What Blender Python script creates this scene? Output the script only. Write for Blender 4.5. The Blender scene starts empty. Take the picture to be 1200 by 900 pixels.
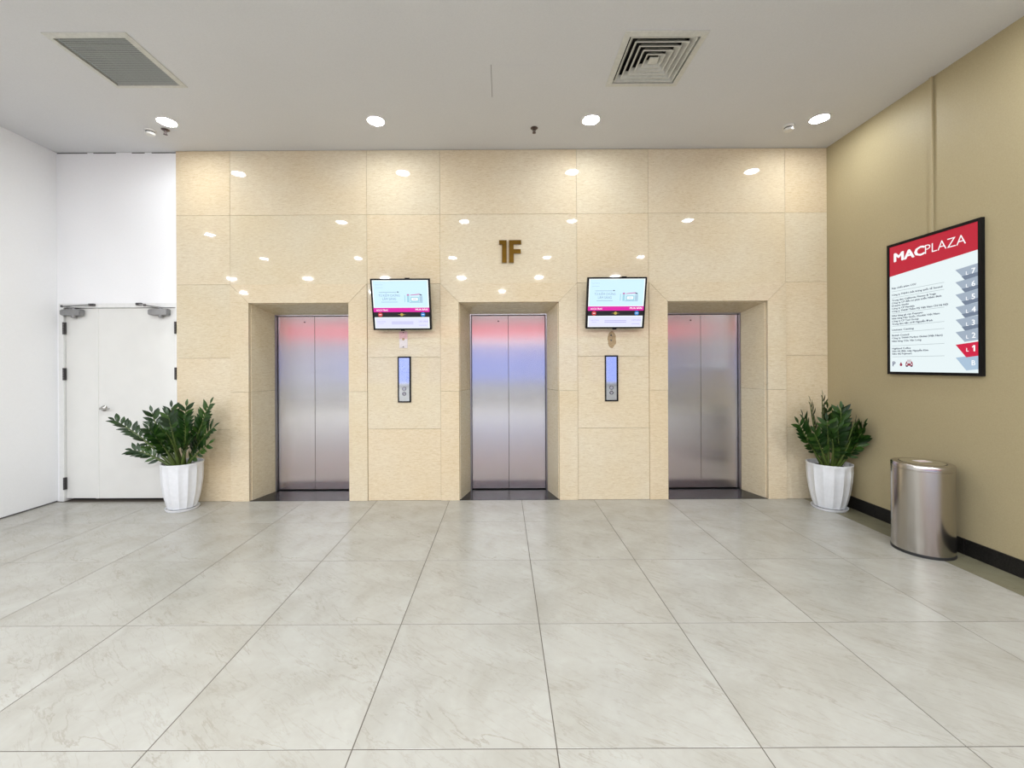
import bpy, bmesh, math, random
from mathutils import Vector, Matrix

# ------------------------------------------------------------------ camera, world, exposure
sc = bpy.context.scene
COL = sc.collection
R = math.radians
PI = math.pi

CEIL = 3.887            # ceiling height
CAM_Y = -4.706          # the stone wall's face is y = 0
cam_d = bpy.data.cameras.new('camera')
cam_d.sensor_width = 36.0
cam_d.lens = 497.5 / 1200 * 36
cam_d.shift_x = (600 - 588.8) / 1200
cam_d.shift_y = -(450 - 427.4) / 1200
cam_d.clip_start = 0.05
cam = bpy.data.objects.new('camera', cam_d)
COL.objects.link(cam)
cam.matrix_world = (Matrix.Translation((0, CAM_Y, 1.5)) @ Matrix.Rotation(R(90), 4, 'X')
                    @ Matrix.Rotation(-0.0050, 4, 'Z'))
sc.camera = cam

world = bpy.data.worlds.new('world')
sc.world = world
world.use_nodes = True
bg = world.node_tree.nodes['Background']
bg.inputs[0].default_value = (0.42, 0.47, 1.0, 1)
bg.inputs[1].default_value = 1.35

vs = sc.view_settings
vs.view_transform = 'Standard'
vs.look = 'None'
vs.gamma = 1
vs.use_curve_mapping = False
vs.exposure = 0.42
sc.cycles.caustics_reflective = False
sc.cycles.caustics_refractive = False
sc.cycles.sample_clamp_indirect = 2.0
LAMP = 112.0            # radiance of a lobby downlight lens
MID_LAMP = 190.0        # the next rows out
HALL_LAMP = 900.0       # hall downlights, extra output made up to light the lobby from the front

random.seed(7)

# ------------------------------------------------------------------ materials
def new_mat(name):
    m = bpy.data.materials.new(name)
    m.use_nodes = True
    nt = m.node_tree
    return m, nt, nt.nodes['Principled BSDF']

def N(nt, typ, **kw):
    n = nt.nodes.new(typ)
    for k, v in kw.items():
        if k.startswith('i_'):
            n.inputs[int(k[2:])].default_value = v
        else:
            setattr(n, k, v)
    return n

def mapping(nt, scale=(1, 1, 1), coord='Object', rnd=0.0, rot=(0, 0, 0)):
    """texture coordinates (object or world position), optionally shifted per object"""
    if coord == 'World':
        src = nt.nodes.new('ShaderNodeNewGeometry').outputs['Position']
    else:
        src = nt.nodes.new('ShaderNodeTexCoord').outputs[coord]
    mp = nt.nodes.new('ShaderNodeMapping')
    mp.inputs['Scale'].default_value = scale
    mp.inputs['Rotation'].default_value = rot
    nt.links.new(src, mp.inputs['Vector'])
    if rnd:
        oi = nt.nodes.new('ShaderNodeObjectInfo')
        ml = nt.nodes.new('ShaderNodeMath'); ml.operation = 'MULTIPLY'
        ml.inputs[1].default_value = rnd
        nt.links.new(oi.outputs['Random'], ml.inputs[0])
        nt.links.new(ml.outputs[0], mp.inputs['Location'])
    return mp.outputs[0]

def noise(nt, vec, scale, detail=3, rough=0.55, dist=0.0):
    n = nt.nodes.new('ShaderNodeTexNoise')
    n.inputs['Scale'].default_value = scale
    n.inputs['Detail'].default_value = detail
    n.inputs['Roughness'].default_value = rough
    n.inputs['Distortion'].default_value = dist
    nt.links.new(vec, n.inputs['Vector'])
    return n.outputs[0]

def ramp(nt, fac, stops):
    r = nt.nodes.new('ShaderNodeValToRGB')
    el = r.color_ramp.elements
    while len(el) < len(stops):
        el.new(0.5)
    for e, (p, c) in zip(el, stops):
        e.position = p
        e.color = (*c, 1) if len(c) == 3 else c
    nt.links.new(fac, r.inputs[0])
    return r.outputs[0]

def mix(nt, fac, a, b, mode='MIX'):
    m = nt.nodes.new('ShaderNodeMix')
    m.data_type = 'RGBA'; m.blend_type = mode
    for s, v in ((m.inputs[0], fac), (m.inputs[6], a), (m.inputs[7], b)):
        if hasattr(v, 'is_linked') or hasattr(v, 'links'):
            nt.links.new(v, s)
        elif isinstance(v, (int, float)):
            s.default_value = v
        else:
            s.default_value = (*v, 1)
    return m.outputs[2]

def bump(nt, bsdf, height, strength, dist=0.002):
    b = nt.nodes.new('ShaderNodeBump')
    b.inputs['Strength'].default_value = strength
    b.inputs['Distance'].default_value = dist
    nt.links.new(height, b.inputs['Height'])
    nt.links.new(b.outputs[0], bsdf.inputs['Normal'])

def plain(name, col, rough=0.5, metal=0.0, spec=0.5, var=0.06, scale=40.0):
    m, nt, b = new_mat(name)
    v = mapping(nt)
    n = noise(nt, v, scale, 2)
    lo = tuple(c * (1 - var) for c in col); hi = tuple(min(1, c * (1 + var)) for c in col)
    nt.links.new(ramp(nt, n, [(0.3, lo), (0.7, hi)]), b.inputs['Base Color'])
    b.inputs['Roughness'].default_value = rough
    b.inputs['Metallic'].default_value = metal
    b.inputs['Specular IOR Level'].default_value = spec
    return m

def emis(name, col, strength=1.0):
    m, nt, b = new_mat(name)
    b.inputs['Base Color'].default_value = (0.02, 0.02, 0.02, 1)
    b.inputs['Roughness'].default_value = 0.3
    b.inputs['Specular IOR Level'].default_value = 0.15
    b.inputs['Emission Color'].default_value = (*col, 1)
    b.inputs['Emission Strength'].default_value = strength
    return m

def srgb(r, g, b):
    f = lambda c: (c / 255 / 12.92) if c / 255 <= 0.04045 else ((c / 255 + 0.055) / 1.055) ** 2.4
    return (f(r), f(g), f(b))

M = {}

def mat_stone():
    m, nt, b = new_mat('cream limestone')
    v = mapping(nt, (1, 1, 1), 'World', rnd=7.0)
    vs_ = mapping(nt, (5, 5, 42), 'World', rnd=7.0)
    g = noise(nt, vs_, 4.0, 6, 0.7, 0.8)
    big = noise(nt, v, 1.4, 3, 0.5)
    c1 = ramp(nt, g, [(0.33, (0.575, 0.48, 0.335)), (0.5, (0.69, 0.61, 0.465)), (0.67, (0.75, 0.69, 0.55))])
    c2 = ramp(nt, big, [(0.3, (0.96, 0.89, 0.78)), (0.7, (1, 1, 1))])
    col = mix(nt, 0.7, c1, c2, 'MULTIPLY')
    sp = noise(nt, mapping(nt, (28, 28, 60), 'World', rnd=3.0), 3.0, 2, 0.6)
    spots = ramp(nt, sp, [(0.66, (0, 0, 0)), (0.76, (1, 1, 1))])
    col = mix(nt, spots, col, (0.42, 0.30, 0.18))
    oi = nt.nodes.new('ShaderNodeObjectInfo')
    tint = ramp(nt, oi.outputs['Random'], [(0.0, (1, 0.955, 0.89)), (0.5, (1, 0.985, 0.96)), (1.0, (0.97, 0.97, 0.95))])
    col = mix(nt, 1.0, col, tint, 'MULTIPLY')
    nt.links.new(col, b.inputs['Base Color'])
    b.inputs['Roughness'].default_value = 0.03
    b.inputs['Specular IOR Level'].default_value = 0.42
    return m

def mat_tile(name, tint=(1, 1, 1), stuff=False):
    m, nt, b = new_mat(name)
    co = 'World' if stuff else 'Object'
    v = mapping(nt, (1, 1, 1), co, rnd=0.0 if stuff else 0.22)
    vr = mapping(nt, (1, 1, 1), co, rnd=0.0 if stuff else 0.35, rot=(0, 0, R(36)))
    def along(sx, sy):
        mp = nt.nodes.new('ShaderNodeMapping'); mp.inputs['Scale'].default_value = (sx, sy, 1)
        nt.links.new(vr, mp.inputs['Vector']); return mp.outputs[0]
    cloud = noise(nt, v, 3.0, 5, 0.6, 0.6)
    base = ramp(nt, cloud, [(0.3, (0.355, 0.338, 0.294)), (0.55, (0.402, 0.388, 0.348)), (0.75, (0.435, 0.425, 0.386))])
    vn = noise(nt, along(0.9, 3.2), 1.6, 8, 0.62, 0.5)
    vein = ramp(nt, vn, [(0.478, (0, 0, 0)), (0.5, (1, 1, 1)), (0.508, (0, 0, 0))])
    gate = ramp(nt, noise(nt, along(1.5, 3.0), 2.2, 3), [(0.46, (0, 0, 0)), (0.66, (0.55, 0.55, 0.55))])
    k = mix(nt, 1.0, vein, gate, 'MULTIPLY')
    col = mix(nt, k, base, (0.245, 0.215, 0.165))
    v2 = noise(nt, along(1.3, 7.0), 1.7, 6, 0.6, 0.4)
    fine = ramp(nt, v2, [(0.485, (0, 0, 0)), (0.5, (0.24, 0.24, 0.24)), (0.515, (0, 0, 0))])
    col = mix(nt, fine, col, (0.25, 0.22, 0.17))
    grain = ramp(nt, noise(nt, v, 28, 2), [(0.3, (0.965, 0.965, 0.965)), (0.7, (1, 1, 1))])
    col = mix(nt, 1.0, col, grain, 'MULTIPLY')
    if not stuff:
        # grime that gathers towards the tile's left and right joints
        tc = nt.nodes.new('ShaderNodeTexCoord')
        sx = nt.nodes.new('ShaderNodeSeparateXYZ'); nt.links.new(tc.outputs['Object'], sx.inputs[0])
        ab = N(nt, 'ShaderNodeMath', operation='ABSOLUTE'); nt.links.new(sx.outputs[0], ab.inputs[0])
        edge = ramp(nt, ab.outputs[0], [(0.29, (0, 0, 0)), (0.39, (1, 1, 1))])
        pat = ramp(nt, noise(nt, mapping(nt, (1, 1, 1), 'World'), 1.9, 3, 0.6), [(0.50, (0, 0, 0)), (0.66, (0.5, 0.5, 0.5))])
        gk = mix(nt, 1.0, edge, pat, 'MULTIPLY')
        col = mix(nt, gk, col, (0.30, 0.28, 0.235))
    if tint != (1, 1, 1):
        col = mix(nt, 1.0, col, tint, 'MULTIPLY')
    nt.links.new(col, b.inputs['Base Color'])
    b.inputs['Roughness'].default_value = 0.13
    rr = ramp(nt, noise(nt, v, 5, 3), [(0.3, (0.18, 0.18, 0.18)), (0.8, (0.245, 0.245, 0.245))])
    nt.links.new(rr, b.inputs['Roughness'])
    b.inputs['Specular IOR Level'].default_value = 0.34
    return m

def mat_paint(name, lo, hi, scale=70, bs=0.25, rough=0.6, spec=0.3):
    m, nt, b = new_mat(name)
    v = mapping(nt, (1, 1, 1), 'World')
    n = noise(nt, v, scale, 4, 0.7)
    big = noise(nt, v, 1.1, 2)
    c = ramp(nt, n, [(0.3, lo), (0.7, hi)])
    c = mix(nt, 1.0, c, ramp(nt, big, [(0.3, (0.965, 0.965, 0.965)), (0.7, (1, 1, 1))]), 'MULTIPLY')
    nt.links.new(c, b.inputs['Base Color'])
    b.inputs['Roughness'].default_value = rough
    b.inputs['Specular IOR Level'].default_value = spec
    bump(nt, b, n, bs, 0.001)
    return m

def mat_brushed(name, col, rough, aniso, tangent=(1, 0, 0), wob=0.0):
    m, nt, b = new_mat(name)
    v = mapping(nt, (260, 260, 3), 'Object')
    n = noise(nt, v, 1.0, 3)
    lo = tuple(c * 0.93 for c in col)
    nt.links.new(ramp(nt, n, [(0.3, lo), (0.7, col)]), b.inputs['Base Color'])
    b.inputs['Metallic'].default_value = 1.0
    b.inputs['Roughness'].default_value = rough
    b.inputs['Anisotropic'].default_value = aniso
    if tangent:
        cx = nt.nodes.new('ShaderNodeCombineXYZ')
        for i in range(3):
            cx.inputs[i].default_value = tangent[i]
        nt.links.new(cx.outputs[0], b.inputs['Tangent'])
    if wob:
        w = noise(nt, mapping(nt, (1.6, 1.6, 1.1), 'Object', rnd=5), 1.0, 1)
        bump(nt, b, w, wob, 0.01)
    return m

M['stone'] = mat_stone()
M['tile'] = mat_tile('polished floor tile')
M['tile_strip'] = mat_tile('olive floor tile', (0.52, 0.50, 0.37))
M['tile_far'] = mat_tile('polished floor tile of the hall', stuff=True)
M['grout'] = plain('grout', (0.10, 0.082, 0.065), 0.9)
M['joint'] = plain('stone joint filler', (0.40, 0.31, 0.21), 0.8)
M['white'] = mat_paint('white wall paint', (0.91, 0.91, 0.915), (0.94, 0.94, 0.945))
M['front_grey'] = mat_paint('grey wall paint', (0.56, 0.56, 0.56), (0.62, 0.62, 0.62))
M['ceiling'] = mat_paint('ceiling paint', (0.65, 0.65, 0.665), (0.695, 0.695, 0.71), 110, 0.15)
M['khaki'] = mat_paint('khaki wall paint', (0.375, 0.31, 0.182), (0.42, 0.352, 0.212), 120, 0.35, 0.52, 0.28)
M['door_white'] = plain('off white door enamel', (0.76, 0.755, 0.72), 0.42, var=0.02, scale=4)
M['frame_white'] = plain('white frame enamel', (0.80, 0.80, 0.78), 0.4, var=0.02)
M['granite'] = plain('black granite', (0.014, 0.014, 0.016), 0.22, spec=0.2, var=0.6, scale=220)
M['skirt'] = plain('black skirting tile', (0.013, 0.012, 0.011), 0.35, spec=0.2, var=0.5, scale=120)
M['steel'] = mat_brushed('brushed lift door steel', (0.66, 0.645, 0.65), 0.21, 0.97, (1, 0, 0), 0.06)
M['steel_frame'] = plain('steel door frame', (0.30, 0.29, 0.29), 0.28, 1.0)
M['bin_steel'] = mat_brushed('bin steel', (0.50, 0.475, 0.44), 0.20, 0.5, None, 0.25)
M['mirror'] = plain('mirror steel', (0.72, 0.73, 0.74), 0.05, 1.0, var=0.02)
M['black'] = plain('black plastic', (0.006, 0.006, 0.007), 0.4, spec=0.15)
M['rubber'] = plain('black rubber', (0.015, 0.015, 0.015), 0.6)
M['brass'] = plain('aged brass', (0.105, 0.056, 0.009), 0.28, 1.0, var=0.1, scale=12)
M['closer'] = plain('grey cast closer', (0.30, 0.30, 0.30), 0.35, 0.7)
M['hinge'] = plain('dark hinge steel', (0.09, 0.085, 0.085), 0.4, 0.6)
M['chrome'] = plain('satin chrome', (0.50, 0.49, 0.47), 0.22, 1.0)
M['vent_paint'] = plain('vent enamel', (0.60, 0.595, 0.55), 0.45)
M['vent_grey'] = plain('grille slat enamel', (0.40, 0.41, 0.385), 0.45)
M['void'] = plain('dark plenum', (0.012, 0.012, 0.012), 0.9)
M['pot'] = plain('white glazed pot', (0.76, 0.77, 0.79), 0.28, var=0.03, scale=25)
M['soil'] = plain('dark soil', (0.045, 0.028, 0.018), 0.95, var=0.6, scale=90)
M['stem'] = plain('green stem', (0.075, 0.11, 0.022), 0.4, var=0.35, scale=14)
M['white_plastic'] = plain('white plastic', (0.74, 0.73, 0.70), 0.35, var=0.02)
M['dark_metal'] = plain('dark sprinkler metal', (0.12, 0.09, 0.085), 0.35, 0.8)
M['line'] = plain('shadow gap', (0.10, 0.095, 0.09), 0.9)
M['paper'] = plain('white card', (0.66, 0.60, 0.60), 0.5, var=0.08, scale=60)
M['paper_pink'] = plain('pink card print', (0.66, 0.40, 0.42), 0.5, var=0.12, scale=60)
M['stain'] = plain('brown glue stain', (0.36, 0.25, 0.13), 0.55, var=0.3, scale=60)
M['light_strip'] = emis('backlit strip', (0.92, 0.97, 1.0), 1.5)
M['fascia'] = emis('red sign fascia', (1.0, 0.36, 0.41), 0.72)
M['fascia'].node_tree.nodes['Principled BSDF'].inputs['Base Color'].default_value = (0.6, 0.05, 0.07, 1)

def mat_leaf():
    m, nt, b = new_mat('glossy leaf')
    oi = nt.nodes.new('ShaderNodeObjectInfo')
    c = ramp(nt, oi.outputs['Random'], [(0, (0.007, 0.024, 0.005)), (0.55, (0.014, 0.045, 0.007)), (1, (0.04, 0.095, 0.012))])
    n = noise(nt, mapping(nt), 40, 2)
    c = mix(nt, 1.0, c, ramp(nt, n, [(0.3, (0.8, 0.8, 0.8)), (0.7, (1.1, 1.1, 1.1))]), 'MULTIPLY')
    nt.links.new(c, b.inputs['Base Color'])
    b.inputs['Roughness'].default_value = 0.28
    return m
M['leaf'] = mat_leaf()

def mat_lens(name, k):
    m, nt, b = new_mat(name)
    b.inputs['Base Color'].default_value = (0.9, 0.9, 0.9, 1)
    b.inputs['Emission Color'].default_value = (1.0, 1.05, 1.09, 1)
    b.inputs['Emission Strength'].default_value = k
    return m
M['lens'] = mat_lens('downlight lens', LAMP)
M['lens_mid'] = mat_lens('middle downlight lens', MID_LAMP)
M['lens_hall'] = mat_lens('hall downlight lens', HALL_LAMP)

def mat_pane():
    m = bpy.data.materials.new('window glass'); m.use_nodes = True
    nt = m.node_tree; nt.nodes.clear()
    o = nt.nodes.new('ShaderNodeOutputMaterial'); mx = nt.nodes.new('ShaderNodeMixShader')
    t = nt.nodes.new('ShaderNodeBsdfTransparent'); g = nt.nodes.new('ShaderNodeBsdfGlossy')
    t.inputs[0].default_value = (0.9, 0.94, 0.96, 1); g.inputs['Roughness'].default_value = 0.02
    mx.inputs[0].default_value = 0.08
    nt.links.new(t.outputs[0], mx.inputs[1]); nt.links.new(g.outputs[0], mx.inputs[2])
    nt.links.new(mx.outputs[0], o.inputs[0])
    return m
M['pane'] = mat_pane()

# ------------------------------------------------------------------ mesh helpers
class MB:
    def __init__(s):
        s.bm = bmesh.new()
    def box(s, x0, x1, y0, y1, z0, z1, bev=0.0, seg=1):
        r = bmesh.ops.create_cube(s.bm, size=1)
        for v in r['verts']:
            v.co = Vector(((x0 + x1) / 2 + v.co.x * (x1 - x0), (y0 + y1) / 2 + v.co.y * (y1 - y0), (z0 + z1) / 2 + v.co.z * (z1 - z0)))
        if bev:
            es = list({e for v in r['verts'] for e in v.link_edges})
            bmesh.ops.bevel(s.bm, geom=es, offset=bev, segments=seg, affect='EDGES', profile=0.5)
        return s
    def prism(s, pts, axis, a0, a1):
        """extrude a 2-D polygon; axis 'y': pts are (x, z), axis 'z': pts are (x, y), axis 'x': pts are (y, z)"""
        def P(p, a):
            return {'y': (p[0], a, p[1]), 'z': (p[0], p[1], a), 'x': (a, p[0], p[1])}[axis]
        A = [s.bm.verts.new(P(p, a0)) for p in pts]; B = [s.bm.verts.new(P(p, a1)) for p in pts]
        n = len(pts)
        s.bm.faces.new(A); s.bm.faces.new(B[::-1])
        for i in range(n):
            s.bm.faces.new((A[i], B[i], B[(i + 1) % n], A[(i + 1) % n]))
        bmesh.ops.recalc_face_normals(s.bm, faces=s.bm.faces[:])
        return s
    def lathe(s, prof, n=32, c=(0, 0, 0), fn=None, closed=False):
        rings = []
        for r, z in prof:
            if r < 1e-6:
                rings.append([s.bm.verts.new((c[0], c[1], c[2] + z))])
            else:
                ring = []
                for i in range(n):
                    a = 2 * PI * i / n
                    rr = r * (fn(a, z) if fn else 1)
                    ring.append(s.bm.verts.new((c[0] + rr * math.cos(a), c[1] + rr * math.sin(a), c[2] + z)))
                rings.append(ring)
        seq = list(zip(rings, rings[1:])) + ([(rings[-1], rings[0])] if closed else [])
        for A, B in seq:
            for i in range(n):
                j = (i + 1) % n
                f = []
                for v in (A[i % len(A)], A[j % len(A)], B[j % len(B)], B[i % len(B)]):
                    if v not in f: f.append(v)
                if len(f) > 2: s.bm.faces.new(f)
        bmesh.ops.recalc_face_normals(s.bm, faces=s.bm.faces[:])
        return s
    def tube(s, pts, rad, n=8, cap=True):
        pts = [Vector(p) for p in pts]
        if not isinstance(rad, (list, tuple)): rad = [rad] * len(pts)
        rings = []; prev = None
        for i, p in enumerate(pts):
            t = (pts[min(i + 1, len(pts) - 1)] - pts[max(i - 1, 0)]).normalized()
            u = (prev - t * prev.dot(t)) if prev is not None else t.orthogonal()
            u.normalize(); prev = u; w = t.cross(u)
            rings.append([s.bm.verts.new(p + (u * math.cos(2 * PI * k / n) + w * math.sin(2 * PI * k / n)) * rad[i]) for k in range(n)])
        for A, B in zip(rings, rings[1:]):
            for i in range(n):
                s.bm.faces.new((A[i], A[(i + 1) % n], B[(i + 1) % n], B[i]))
        if cap:
            s.bm.faces.new(rings[0][::-1]); s.bm.faces.new(rings[-1])
        bmesh.ops.recalc_face_normals(s.bm, faces=s.bm.faces[:])
        return s
    def mesh(s, name, mat, smooth=False):
        me = bpy.data.meshes.new(name)
        s.bm.to_mesh(me); s.bm.free()
        me.materials.append(M[mat])
        if smooth:
            for p in me.polygons: p.use_smooth = True
            if smooth is not True:
                me.set_sharp_from_angle(angle=R(smooth))
        return me
    def build(s, name, mat, parent=None, smooth=False, loc=(0, 0, 0)):
        return put(name, s.mesh(name, mat, smooth), parent, loc)

def put(name, me, parent=None, loc=(0, 0, 0)):
    o = bpy.data.objects.new(name, me)
    COL.objects.link(o); o.parent = parent; o.location = loc
    return o

def tag(o, label, cat=None, group=None, kind=None):
    if label: o['label'] = label
    if cat: o['category'] = cat
    if group: o['group'] = group
    if kind: o['kind'] = kind
    return o

def empty(name, loc=(0, 0, 0), rz=0.0, rx=0.0):
    o = bpy.data.objects.new(name, None)
    COL.objects.link(o); o.location = loc; o.rotation_euler = (rx, 0, rz)
    o.empty_display_size = 0.1
    return o

def copy_tree(o, parent=None):
    c = o.copy(); COL.objects.link(c); c.parent = parent
    for ch in list(o.children):
        copy_tree(ch, c)
    return c

def slab(name, axis, a0, a1, u0, u1, v0, v1, holes, mat):
    """slab with rectangular holes. axis 'z': u=x v=y; axis 'y': u=x v=z"""
    us = sorted({u0, u1, *[h[0] for h in holes], *[h[1] for h in holes]})
    vv = sorted({v0, v1, *[h[2] for h in holes], *[h[3] for h in holes]})
    us = [u for u in us if u0 <= u <= u1]; vv = [v for v in vv if v0 <= v <= v1]
    b = MB()
    for ua, ub in zip(us, us[1:]):
        for va, vb in zip(vv, vv[1:]):
            cu, cv = (ua + ub) / 2, (va + vb) / 2
            if any(h[0] < cu < h[1] and h[2] < cv < h[3] for h in holes): continue
            if axis == 'z': b.box(ua, ub, va, vb, a0, a1)
            else: b.box(ua, ub, a0, a1, va, vb)
    bmesh.ops.remove_doubles(b.bm, verts=b.bm.verts[:], dist=1e-5)
    # drop the doubled inner faces between neighbouring cells
    seen = {}
    for f in b.bm.faces:
        seen.setdefault(tuple(sorted(v.index for v in f.verts)), []).append(f)
    b.bm.verts.index_update()
    seen = {}
    for f in b.bm.faces:
        seen.setdefault(tuple(sorted(v.index for v in f.verts)), []).append(f)
    bmesh.ops.delete(b.bm, geom=[f for fs in seen.values() if len(fs) > 1 for f in fs], context='FACES')
    return b.build(name, mat)

def text_mesh(body, width=None, height=None, bold=0.0, align='LEFT'):
    """upright lettering mesh in the local x-z plane, facing -y; fitted to a width and/or cap height"""
    cu = bpy.data.curves.new('lettering', 'FONT')
    cu.body = body; cu.size = 1.0; cu.offset = min(bold, 0.0); cu.resolution_u = 2
    o = bpy.data.objects.new('lettering_source', cu)
    COL.objects.link(o)
    dg = bpy.context.evaluated_depsgraph_get()
    me = bpy.data.meshes.new_from_object(o.evaluated_get(dg))
    bpy.data.objects.remove(o); bpy.data.curves.remove(cu)
    xs = [v.co.x for v in me.vertices] or [0, 1]
    x0, x1 = min(xs), max(xs)
    sx = sy = 1.0
    if height: sy = height / 0.73
    sx = width / max(1e-6, x1 - x0) if width else sy
    if not height: sy = sx
    for v in me.vertices:
        x = (v.co.x - x0) * sx
        if align == 'CENTER': x -= (x1 - x0) * sx / 2
        v.co = Vector((x, -v.co.z, v.co.y * sy))
    if bold > 0:
        # heavier strokes: the same glyphs struck again a hair to each side
        src = bmesh.new(); src.from_mesh(me); out = bmesh.new()
        for dx, dz in ((-1, 0), (1, 0), (0, 1), (0, -1)):
            c = src.copy(); tmp = bpy.data.meshes.new('stroke')
            bmesh.ops.translate(c, verts=c.verts[:], vec=(dx * bold * sx, 0, dz * bold * sy * 0.6))
            c.to_mesh(tmp); out.from_mesh(tmp); bpy.data.meshes.remove(tmp); c.free()
        out.to_mesh(me); out.free(); src.free()
    return me

def letter(body, mat, parent, x, z, y, width=None, height=None, bold=0.0, align='LEFT', label=None, name='lettering'):
    me = text_mesh(body, width, height, bold, align)
    me.materials.clear(); me.materials.append(M[mat])
    o = put(name, me, parent, (x, y, z))
    if label: o['label'] = label
    return o

# ------------------------------------------------------------------ layout numbers
XR, XL, XS = 3.606, -4.964, -3.611        # right wall, left wall, left edge of the stone
LIFTS = [-2.254, 0.073, 2.383]            # centres of the lift openings
HW, HI, ZO, ZI, DEEP, BAND = 0.553, 0.459, 2.194, 2.106, 0.35, 0.205
ZT = 2.402                                # top of the stone surrounds
HALL_L, HALL_R, HALL_F = -11.0, 9.0, -13.0
WL, WR = -2.248, -2.248                   # how far the side walls come forward

# ------------------------------------------------------------------ floor
floor = MB().box(HALL_L - .2, HALL_R + .2, HALL_F - .2, 0.58, -0.15, -0.0015).build('floor', 'grout')
tag(floor, 'pale veined polished tile floor of the lift lobby', 'floor', kind='structure')
G = 0.0022
rows = [0.0] + [-0.648 - 0.8 * j for j in range(7)]
cols = [0.2055 + 0.8 * k for k in range(-7, 4)]
tile_cache = {}
def tile(x0, x1, y0, y1, mat='tile'):
    w, d = round(x1 - x0, 4), round(y1 - y0, 4)
    key = (w, d, mat)
    if key not in tile_cache:
        tile_cache[key] = MB().box(-w / 2 + G, w / 2 - G, -d / 2 + G, d / 2 - G, -0.012, 0, 0.0006).mesh('floor_tile', mat)
    return put('floor_tile', tile_cache[key], floor, ((x0 + x1) / 2, (y0 + y1) / 2, 0))
for y1, y0 in zip(rows, rows[1:]):
    inside = y0 > WL - 0.01
    xs = [x for x in cols if not inside or x > XL + 0.05]
    if inside: xs = [XL] + xs
    for a, b in zip(xs, xs[1:]):
        tile(a, b, y0, y1)
    if inside:
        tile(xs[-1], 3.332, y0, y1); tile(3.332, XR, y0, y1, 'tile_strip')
    else:
        tile(xs[-1], xs[-1] + 0.8, y0, y1)
fb = MB()
x_in = cols[0], cols[-1] + 0.8
y = -0.648
while y > HALL_F:
    yn = max(y - 0.8, HALL_F)
    if y < WL + 0.01:
        for k in range(-15, 12):
            a = max(0.2055 + 0.8 * k, HALL_L); b_ = min(0.2055 + 0.8 * (k + 1), HALL_R)
            if b_ <= a or (y > rows[-1] + 0.01 and a > x_in[0] - 0.01 and b_ < x_in[1] + 0.01): continue
            fb.box(a + G, b_ - G, yn + G, y - G, -0.012, 0)
    y -= 0.8
far = fb.build('floor_tiles', 'tile_far', floor); far['kind'] = 'stuff'

# ------------------------------------------------------------------ ceiling with the two vent holes
VENTS = [(-2.98, -1.376), (1.197, -1.366)]
VH = 0.262
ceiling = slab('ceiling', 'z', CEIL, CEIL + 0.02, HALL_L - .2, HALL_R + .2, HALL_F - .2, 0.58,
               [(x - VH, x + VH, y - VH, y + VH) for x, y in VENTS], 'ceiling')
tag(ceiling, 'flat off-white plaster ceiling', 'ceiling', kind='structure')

# ------------------------------------------------------------------ stone lift wall
TH = 0.03
wall = slab('wall_back', 'y', TH, DEEP + 0.10, XS, XR, 0.0, CEIL,
            [(c - HW, c + HW, -1, ZO) for c in LIFTS], 'joint')
tag(wall, 'cream limestone panelled wall around three lift openings', 'wall', kind='structure')
ws = MB().box(XL - .2, XR + .2, DEEP + 0.101, 0.58, -0.012, CEIL).build('wall_light_block', 'void')  # unseen closing slab, added to keep sky light out of the door gaps
tag(ws, 'unseen dark slab added behind the lift doors to block stray light', 'wall', kind='structure')
J = 0.0012
def panel(pts, y0=0.0, y1=TH):
    """pts: (x, z) outline, shrunk a hair for the joints by the caller"""
    b = MB().prism(pts, 'y', y0, y1)
    es = [e for e in b.bm.edges if all(abs(v.co.y - y0) < 1e-6 for v in e.verts)]
    bmesh.ops.bevel(b.bm, geom=es, offset=0.0008, segments=1, affect='EDGES')
    return b.build('stone_panel', 'stone', wall)
def rect(x0, x1, z0, z1, y0=0.0):
    return panel([(x0 + J, z0 + J), (x1 - J, z0 + J), (x1 - J, z1 - J), (x0 + J, z1 - J)], y0)
edges = [XS]
for c in LIFTS: edges += [c - HW - BAND, c + HW + BAND]
edges.append(XR)
ZH = 3.170
for i, (a, b) in enumerate(zip(edges, edges[1:])):
    rect(a, b, ZH, CEIL - 0.002)
    rect(a, b, ZT, ZH)
    if i % 2 == 0:
        zz = [0.0, 0.794, 1.588, ZT]
        for z0, z1 in zip(zz, zz[1:]): rect(a, b, z0, z1)
PR = -0.012                                # surrounds stand a little proud
ZJ = 1.21
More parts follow.
